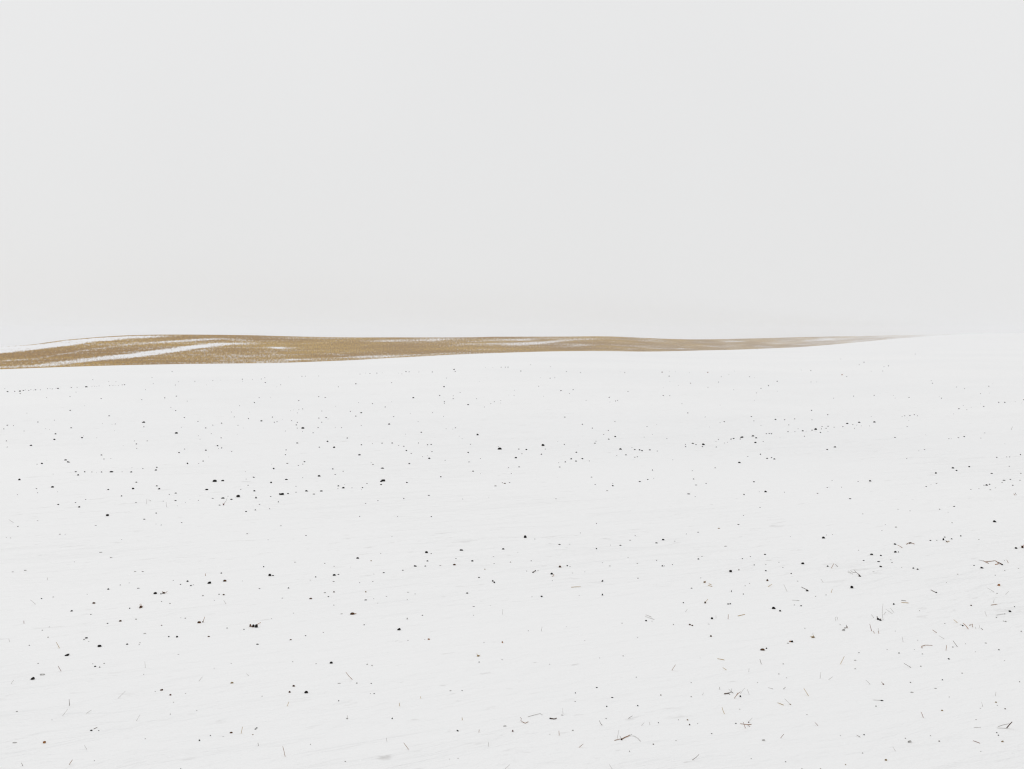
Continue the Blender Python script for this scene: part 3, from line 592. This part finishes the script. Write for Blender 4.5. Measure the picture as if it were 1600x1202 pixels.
bare = np.clip(1.5 - np.abs(hpy - ry - 0.3), 0, 1) * np.clip((hpx - 20) / 160, 0, 0.85) * np.clip((420 - hpx) / 80, 0, 1)
cover = cover * (1 - bare)
at = me.attributes.new("snow_and_fade", 'FLOAT', 'POINT')
at.data.foreach_set("value", cover.ravel().astype(np.float32))
# metres along the contour and up the slope, for the texture
grow = (D0 / 300.0) ** 0.7                                # drifts are broader on the far, open end of the ridge
arc = np.concatenate([[0], np.cumsum(np.hypot(np.diff(P[:, 75, 0]), np.diff(P[:, 75, 1])) / grow[1:, 0])])
U = np.repeat(arc[:, None], nS, 1) * 0.45
W_ = (A - A_f) * D0 * 2.2 / grow
uv = np.stack([U, W_], -1).reshape(-1, 2)
lay = me.uv_layers.new(name="contour")
lay.data.foreach_set("uv", uv[Q.ravel()].ravel().astype(np.float32))
me.update()
hill = bpy.data.objects.new("hill", me)
S.collection.objects.link(hill)
tag(hill, "long low tan hill streaked with wind blown snow", kind="structure")

HAZE_DENSITY = 0.00038
M_HAZE = bpy.data.materials.new("haze")
M_HAZE.use_nodes = True
n = M_HAZE.node_tree
n.nodes.clear()
pv = n.nodes.new("ShaderNodeVolumePrincipled")
pv.inputs["Color"].default_value = (0.935, 0.942, 0.956, 1)
pv.inputs["Density"].default_value = HAZE_DENSITY
pv.inputs["Anisotropy"].default_value = 0.0
out = n.nodes.new("ShaderNodeOutputMaterial")
n.links.new(pv.outputs["Volume"], out.inputs["Volume"])
zlo, zhi = -64.0, 22.0
R = 4400.0
hv = [(x, y, z) for z in (zlo, zhi) for (x, y) in ((-R, -R), (R, -R), (R, R), (-R, R))]
hz = mesh_obj("haze", hv, [(0, 3, 2, 1), (4, 5, 6, 7), (0, 1, 5, 4), (1, 2, 6, 5), (2, 3, 7, 6), (3, 0, 4, 7)], M_HAZE, False)
tag(hz, "pale snowy haze that whitens the far hill", kind="stuff")

# ================================================================ clods and straw
def lump(seed, sub=2):
    """An irregular, slightly angular soil clod of radius about one."""
    r = random.Random(seed)
    bm = bmesh.new()
    bmesh.ops.create_icosphere(bm, subdivisions=sub, radius=1.0)
    off = Vector((r.uniform(-50, 50), r.uniform(-50, 50), r.uniform(-50, 50)))
    cuts = []
    for _ in range(6):
        d = Vector((r.gauss(0, 1), r.gauss(0, 1), r.gauss(0, 1) + 0.3)).normalized()
        cuts.append((d, r.uniform(0.62, 0.9)))
    for v in bm.verts:
        p = v.co.copy()
        s = 1 + 0.32 * noise.noise(p * 1.1 + off) + 0.16 * noise.noise(p * 2.7 + off) + 0.08 * noise.noise(p * 6.0 + off)
        p *= s
        for d, h in cuts:
            k = p.dot(d) - h
            if k > 0: p -= d * (k * 0.85)
        v.co = p
    xs_ = [v.co.x for v in bm.verts]; zs_ = [v.co.z for v in bm.verts]; ys_ = [v.co.y for v in bm.verts]
    for v in bm.verts:                                            # normalise to the unit box
        v.co.x = (v.co.x - min(xs_)) / (max(xs_) - min(xs_)) * 2 - 1
        v.co.y = (v.co.y - min(ys_)) / (max(ys_) - min(ys_)) * 2 - 1
        v.co.z = (v.co.z - min(zs_)) / (max(zs_) - min(zs_)) * 2 - 1
    V_ = [v.co.copy() for v in bm.verts]
    F_ = [[l.index for l in f.verts] for f in bm.faces]
    bm.free()
    return V_, F_

LUMPS = [lump(100 + k) for k in range(24)]
LUMPS_S = [lump(300 + k, 1) for k in range(16)]

def clod_geo(px, py, w, h, tint, seed, tilt=0.0):
    """World points of a clod that shows w x h photograph pixels, sitting half sunk in the snow, plus its seat."""
    p = land(px, py + h * 0.30)
    dist = (p - Vector((0, 0, EYE))).length
    mpp = dist / F
    dep = abs(math.asin((EYE - p.z) / dist))
    a = max(w * mpp * 0.50, 0.002)
    full = h * mpp
    bdep = min(a * 0.9, full * 0.5 / max(math.sin(dep), 0.03))
    c = math.sqrt(max((full * 0.76) ** 2 - (bdep * math.sin(dep) * 0.8) ** 2, (full * 0.3) ** 2))
    V_, F_ = (LUMPS if w >= 2.4 else LUMPS_S)[seed % (24 if w >= 2.4 else 16)]
    th = math.atan2(p.x, p.y)
    r = random.Random(seed * 31 + 5)
    flip = r.choice((-1, 1))
    rot = Matrix.Rotation(-th, 3, 'Z') @ Matrix.Rotation(tilt, 3, 'Y')
    pts = [rot @ Vector((v.x * a * flip, v.y * bdep, v.z * c + c * 0.30)) for v in V_]
    fs = F_ if flip > 0 else [f[::-1] for f in F_]
    return p, pts, fs, mpp

def tube(points, radii, sides=6):
    V_, F_ = [], []
    m = len(points)
    up = Vector((0.31, 0.27, 0.91))
    for i, p in enumerate(points):
        t = (points[min(i + 1, m - 1)] - points[max(i - 1, 0)]).normalized()
        a = t.cross(up).normalized()
        b = t.cross(a).normalized()
        for k in range(sides):
            q = 2 * math.pi * k / sides
            V_.append(p + (a * math.cos(q) + b * math.sin(q)) * radii[i])
    for i in range(m - 1):
        for k in range(sides):
            F_.append([i * sides + k, i * sides + (k + 1) % sides, (i + 1) * sides + (k + 1) % sides, (i + 1) * sides + k])
    F_.append(list(range(sides))[::-1])
    F_.append([(m - 1) * sides + k for k in range(sides)])
    return V_, F_

def straw_geo(pts2, look, seed):
    """World tube of a straw seen through the given picture points; steep ones stand in the snow, flat ones lie on it."""
    r = random.Random(seed)
    p2 = [list(p) for p in pts2]
    if p2[0][1] < p2[-1][1]: p2.reverse()                          # lowest end first: it is the foot
    dx = abs(p2[-1][0] - p2[0][0]); dy = abs(p2[-1][1] - p2[0][1])
    foot = land(p2[0][0], p2[0][1])
    d0 = math.hypot(foot.x, foot.y)
    mpp = (foot - Vector((0, 0, EYE))).length / F
    rad = WIDE[look] * mpp * 0.5
    standing = dy > 0.55 * dx
    lean = r.uniform(-0.35, 0.35)
    P3 = []
    for k, (x, y) in enumerate(p2):
        u, v, z = ray(x, y)
        hor = math.hypot(u, v)
        if standing:
            rise = (p2[0][1] - y) * mpp
            d = d0 + lean * rise
            q = Vector((u, v, z)) * (d / hor) + Vector((0, 0, EYE))
            g = float(ground_xy(q.x, q.y))
            if q.z < g + rad * 0.5: q.z = g + rad * 0.5
        else:
            g = land(x, y + WIDE[look] * 0.3)
            q = g + Vector((0, 0, rad * (0.75 + 0.5 * (k / max(len(p2) - 1, 1)))))
        P3.append(q)
    if standing:                                                   # the foot goes down into the snow
        dirn = (P3[0] - P3[1]).normalized()
        P3.insert(0, P3[0] + dirn * rad * 1.5 + Vector((0, 0, -rad * 1.5)))
    # resample with a slight natural bow and nodes on the stem
    fine = []
    for a, b_ in zip(P3[:-1], P3[1:]):
        for k in range(4): fine.append(a.lerp(b_, k / 4))
    fine.append(P3[-1])
    L = (fine[-1] - fine[0]).length
    bow = Vector((r.uniform(-1, 1), r.uniform(-1, 1), r.uniform(0, 0.6))) * L * 0.025
    m = len(fine) - 1
    out_, rr = [], []
    for k, q in enumerate(fine):
        t = k / m
        out_.append(q + bow * math.sin(math.pi * t))
        rr.append(rad * (1.0 - 0.35 * t) * (1 + 0.12 * math.sin(k * 2.3 + seed)))
    return foot, out_, rr, standing, mpp

def link_at(name, p, pts, fs, mat, parent=None, origin=None, smooth=True):
    """One mesh object whose origin is p (or, for a part, the origin of its thing)."""
    if origin is None: origin = p
    o = mesh_obj(name, [q - origin for q in pts], fs, mat, smooth, parent)
    if parent is None: o.location = origin
    return o

# ---- read the lists
clods = []
for (ox, oy), txt in CLODS.items():
    for tk in txt.split():
        q = tk.split(",")
        x, y, w_, h_ = (float(v) for v in q[:4])
        fl = q[4] if len(q) > 4 else ""
        w_ = math.sqrt(max(w_ * w_ - 8, (0.6 * w_) ** 2)) / 4
        h_ = math.sqrt(max(h_ * h_ - 5, (0.6 * h_) ** 2)) / 4
        tilt = {"t": math.radians(24), "u": math.radians(-26)}.get(fl, 0.0)
        clods.append(dict(x=ox + x / 4, y=oy + y / 4, w=w_, h=h_, tint=fl if fl in "bronrg" and fl else "k", tilt=tilt))
for k, c in enumerate(clods): c["seed"] = k
clods.sort(key=lambda c: -(c["w"] + 0.25) * (c["h"] + 0.25))
straws = []
for (ox, oy), txt in STRAWS.items():
    for line in txt.split("|"):
        q = line.split()
        straws.append(dict(look=q[0], pts=[(ox + float(a.split(",")[0]) / 4, oy + float(a.split(",")[1]) / 4) for a in q[1:]]))

# ---- landmarks everything else is described from
MARKS = [
 ((848.5, 696), "round black clod with a point on top, tallest clod near the field's middle", "pointed black clod"),
 ((780.7, 701.5), "wide flat black clod, first big one left of the pointed black clod", "wide flat black clod"),
 ((335.5, 752), "widest flat black clod in the left half, left one of a close pair", "left clod of the wide black pair"),
 ((348, 751), "oval black clod, right one of the close pair in the left half", "right clod of the wide black pair"),
 ((372, 775.8), "fat diamond shaped black clod right of the reddish bent stemmed tuft", "diamond shaped black clod"),
 ((598.7, 751.2), "biggest clod of a tight black threesome left of centre", "black threesome"),
 ((440, 772.5), "long low black clod with a smaller clod at either end", "long low black clod"),
 ((168, 805.5), "lone fat black clod low on the left, clear snow all round it", "lone fat black clod"),
 ((224, 660), "wide black clod, farthest big one on the left part of the field", "farthest big clod on the left"),
 ((275.5, 677), "slanting black oval clod below and right of the farthest left big clod", "slanting oval clod"),
 ((473, 669), "round black clod, biggest one far out between the left and the middle", "biggest far round clod"),
 ((174, 737.5), "flat black clod, biggest in a level dotted line on the left", "dotted line's biggest clod"),
 ((81.8, 761), "flat black clod on its own near the left edge, below a smaller round one", "flat clod near the left edge"),
 ((1098.8, 694.8), "slanting black clod where the long rising row of clods begins to climb", "slanting clod of the rising row"),
 ((1159, 683.5), "wide black clod in the middle of the long row rising to the right", "wide clod of the rising row"),
 ((1366, 659.8), "black clod at the upper right end of the long rising row", "end clod of the rising row"),
 ((1274, 671), "slanting black clod on the right stretch of the long rising row", "slanting clod right on the rising row"),
 ((327, 911), "squarish black clod in the left foreground, right of V stemmed tuft", "squarish black clod"),
 ((421.5, 899), "round black clod with a small crumb touching its right side", "round clod with a crumb"),
 ((523, 898.5), "black clod with a ragged right end, level with the round crumbed clod", "ragged black clod"),
 ((550, 959.2), "black brown clod with an orange crumb on its right", "orange edged clod"),
 ((478.7, 1081.7), "black clod leaning right, nearest big clod in the foreground left of centre", "nearest leaning clod"),
 ((155.5, 1009.8), "flat oval black clod in the left foreground above a wavy black one", "flat oval foreground clod"),
 ((105, 1023.7), "wavy black clod rising to the right in the left foreground", "wavy black clod"),
 ((51.5, 1060.7), "slanting black clod in the lower left corner beside a grey snowy smear", "lower left slanting clod"),
 ((517.5, 1035.8), "smooth oval black clod alone in the middle of the left foreground", "smooth oval clod"),
 ((623, 983.7), "black clod tilted up to the right, alone left of the field's middle", "alone tilted clod"),
 ((1141.5, 893), "round black clod with a small brown crumb on its right, right of middle", "round clod with a brown crumb"),
 ((1254, 881), "oval black clod right of the round clod with a brown crumb", "oval clod on the right"),
 ((1331, 918), "round black clod in the right foreground, the roundest of all", "roundest clod"),
 ((666.5, 863.2), "black clod with a thin tail to its right, at the middle of the field", "tailed black clod"),
 ((820.8, 839.2), "upright black clod, taller than wide, alone in the middle", "upright black clod"),
 ((559, 872.2), "black oval clod left of the tailed clod, otherwise alone", "oval clod left of the tailed one"),
 ((1191.3, 1015.2), "wide lumpy dark brown clod in the right foreground", "lumpy dark brown clod"),
 ((1208.8, 950.5), "slanting black clod with a smaller one trailing on its right", "slanting clod with a trailer"),
 ((1286.8, 840.5), "round black clod on the right with a little dot above it", "round clod with a dot"),
 ((1555, 815.2), "slanting black clod alone near the right edge", "alone slanting clod at the right"),
 ((1489, 731.5), "black clod with a small companion below it, far on the right", "far right clod with a companion"),
 ((1154.8, 723), "slanting black clod below the long rising row of clods", "clod below the rising row"),
 ((140, 412.0 + 193), "", ""),
]
MARKS = [m for m in MARKS if m[1]]
TREF = {0: "bulkiest brown tuft", 1: "star shaped tuft", 2: "V stemmed tuft", 3: "root lump with a stem", 4: "reddish bent stemmed tuft", 5: "black L shaped tuft", 9: "long bent brown straw",
        10: "arched straw tuft", 13: "branching straw", 14: "forked twig", 16: "cross shaped straw tuft", 17: "hook shaped straw tuft", 19: "pale tailed dark tuft", 22: "pale tan splayed tuft",
        24: "moustache shaped tuft", 27: "purplish twig", 28: "hooked root clod", 29: "tan strewn tuft", 32: "thick near black stem", 34: "little tan tuft"}
marks = []                                                         # (x, y, reference phrase)
for (mx_, my_), lab, ref in MARKS:
    c = min(clods[:330], key=lambda c: math.hypot(c["x"] - mx_, (c["y"] - my_) * 1.5))
    if math.hypot(c["x"] - mx_, c["y"] - my_) > 4 or "label" in c: print("mark not found", lab)
    c["label"] = lab
    marks.append((c["x"], c["y"], ref))
for k, ref in TREF.items():
    marks.append((*TUFTS[k][0], ref))
# the crest, the hill and the edges help too where no landmark is near
ORD = ["nearest", "second nearest", "third nearest", "fourth nearest", "fifth nearest", "sixth nearest", "seventh nearest", "eighth nearest", "ninth nearest", "tenth nearest",
       "eleventh nearest", "twelfth nearest", "thirteenth nearest", "fourteenth nearest", "fifteenth nearest", "sixteenth nearest", "seventeenth nearest", "eighteenth nearest"]

def side_of(x, y):
    """Closest landmark, and on which side of it the point lies (a row of the picture counts for more than a column)."""
    i = min(range(len(marks)), key=lambda i: math.hypot(x - marks[i][0], (y - marks[i][1]) * 2.2))
    dx, dy = x - marks[i][0], (y - marks[i][1]) * 2.2
    side = ("right of" if dx > 0 else "left of") if abs(dx) > abs(dy) else ("in front of" if dy > 0 else "beyond")
    return i, side, math.hypot(dx, dy)

THINGS = clods[:300]
CRUMBS = clods[300:]
for c in THINGS:
    c["unique"] = "label" in c or (c["w"] * c["h"] >= 1.9 and c["tint"] != "g") or (c["tint"] in "rob" and c["w"] >= 1.0)
TINTW = {"k": "black", "b": "dark brown", "r": "reddish brown", "o": "rusty orange", "n": "pale tan", "g": "snow dusted grey"}

def size_word(c):
    s = c["w"]
    return "large" if s > 3.8 else "mid-sized" if s > 2.6 else "small"

def shape_word(c):
    q = c["w"] / c["h"]
    t = "slanting " if c["tilt"] else ""
    return t + ("flat" if q > 2.0 else "oval" if q > 1.45 else "round")

buckets = {}
for c in THINGS:
    if c.get("label"): continue
    i, s, d = side_of(c["x"], c["y"])
    c["ref"] = marks[i][2]
    if c["unique"]: buckets.setdefault((i, s), []).append((d, c))
for (i, s), lst in buckets.items():
    lst.sort(key=lambda t: t[0])
    for k, (d, c) in enumerate(lst):
        lab = f"{size_word(c)} {TINTW[c['tint']]} {shape_word(c)} clod, {ORD[k]} {s} the {marks[i][2]}"
        if len(lab.split()) > 16: lab = lab.replace("slanting ", "", 1) if lab.split(",")[0].count("slanting") else lab
        if len(lab.split()) > 16: lab = lab.split(" ", 1)[1]
        if len(lab.split()) > 16: lab = lab.replace("dark brown", "brown", 1)
        if len(lab.split()) > 16: lab = lab.split(" ", 1)[1]
        if len(lab.split()) > 16: lab = lab.replace(" black clod of the pair", " black clod")
        c["label"] = lab
for k, c in enumerate(THINGS):
    p, pts, fs, mpp = clod_geo(c["x"], c["y"], c["w"], c["h"], c["tint"], c["seed"], c["tilt"])
    o = link_at("soil_clod", p, [p + q for q in pts], fs, SOIL[c["tint"]], smooth=False)
    if c.get("label"):
        tag(o, c["label"], "clod", "soil clods poking through the snow")
    else:
        if c["tint"] == "g":
            tag(o, f"faint grey snow dusted crumb, among those scattered round the {c['ref']}", "clod", f"grey crumbs scattered round the {c['ref']}")
        else:
            tag(o, f"tiny {TINTW[c['tint']]} speck of soil, among those scattered round the {c['ref']}", "clod", f"tiny soil specks scattered round the {c['ref']}")

# the finest crumbs, one scatter per tint is not needed: they read as one peppering
allV, allF, allM = [], [], []
tints = sorted({c["tint"] for c in CRUMBS})
for c in CRUMBS:
    p, pts, fs, mpp = clod_geo(c["x"], c["y"], c["w"], c["h"], c["tint"], c["seed"], c["tilt"])
    b0 = len(allV)
    allV += [p + q for q in pts]
    allF += [[v + b0 for v in f] for f in fs]
    allM += [tints.index(c["tint"])] * len(fs)
cr_o = mesh_obj("soil_crumbs", allV, allF, SOIL[tints[0]], False)
for t in tints[1:]: cr_o.data.materials.append(SOIL[t])
cr_o.data.polygons.foreach_set("material_index", allM)
tag(cr_o, "finest dark soil crumbs peppering the snow", kind="stuff")

# ---- tufts
seed = 1000
LOOKW = {"k": "dark", "b": "brown", "r": "reddish brown", "o": "rusty", "t": "tan", "g": "pale grey", "K": "thick dark", "B": "thick brown"}
for (tx, ty), lab, lumps_, stems in TUFTS:
    base = land(tx, ty)
    single = len(lumps_) + len(stems) == 1
    root = None
    if not single:
        root = bpy.data.objects.new("stubble_tuft", None)
        root.empty_display_size = 0.05
        S.collection.objects.link(root)
        root.location = base
        tag(root, lab, "stubble tuft", "stubble tufts poking through the snow")
    for (x, y, w_, h_, t) in lumps_:
        seed += 1
        p, pts, fs, mpp = clod_geo(x, y, w_, h_, t, seed)
        link_at("root_lump", p, [p + q for q in pts], fs, SOIL[t], root, base, False)
    for line in stems:
        seed += 1
        q = line.split()
        pts2 = [tuple(float(v) for v in a.split(",")) for a in q[1:]]
        foot, P3, rr, stand, mpp = straw_geo(pts2, q[0], seed)
        V_, F_ = tube(P3, rr)
        m = STRAW[q[0].lower()]
        if single:
            o = link_at("straw_stalk", foot, V_, F_, m)
            tag(o, lab, "straw", "straw stalks in the snow")
        else:
            link_at("stem", foot, V_, F_, m, root, base)

# ---- single straws
buckets = {}
for s_ in straws:
    seed += 1
    foot, P3, rr, stand, mpp = straw_geo(s_["pts"], s_["look"], seed)
    V_, F_ = tube(P3, rr)
    s_["o"] = link_at("straw_stalk", foot, V_, F_, STRAW[s_["look"].lower()])
    p2 = sorted(s_["pts"], key=lambda p: -p[1])
    dx = p2[-1][0] - p2[0][0]
    L = sum(math.dist(a, b_) for a, b_ in zip(s_["pts"][:-1], s_["pts"][1:]))
    s_["pose"] = ("standing upright" if abs(dx) < 0.25 * abs(p2[-1][1] - p2[0][1]) else "leaning right" if dx > 0 else "leaning left") if stand else "lying flat"
    s_["len"] = "long" if L > 11 else "short" if L < 6.5 else "thin"
    i, sd, d = side_of(*p2[0])
    buckets.setdefault((i, sd), []).append((d, s_))
for (i, sd), lst in buckets.items():
    lst.sort(key=lambda t: t[0])
    for k, (d, s_) in enumerate(lst):
        near = ORD[k] + " straw " if len(lst) > 1 else ""
        lab = f"{s_['len']} {LOOKW[s_['look']]} straw {s_['pose']}, {near}{sd} the {marks[i][2]}"
        if len(lab.split()) > 16: lab = lab.replace(" straw " + sd, " " + sd)
        if len(lab.split()) > 16: lab = lab.split(" ", 1)[1]
        tag(s_["o"], lab, "straw", "straw stalks in the snow")

seen = {}
for o in S.objects:
    if o.parent is None and "label" in o:
        seen.setdefault(o["label"], []).append(o)
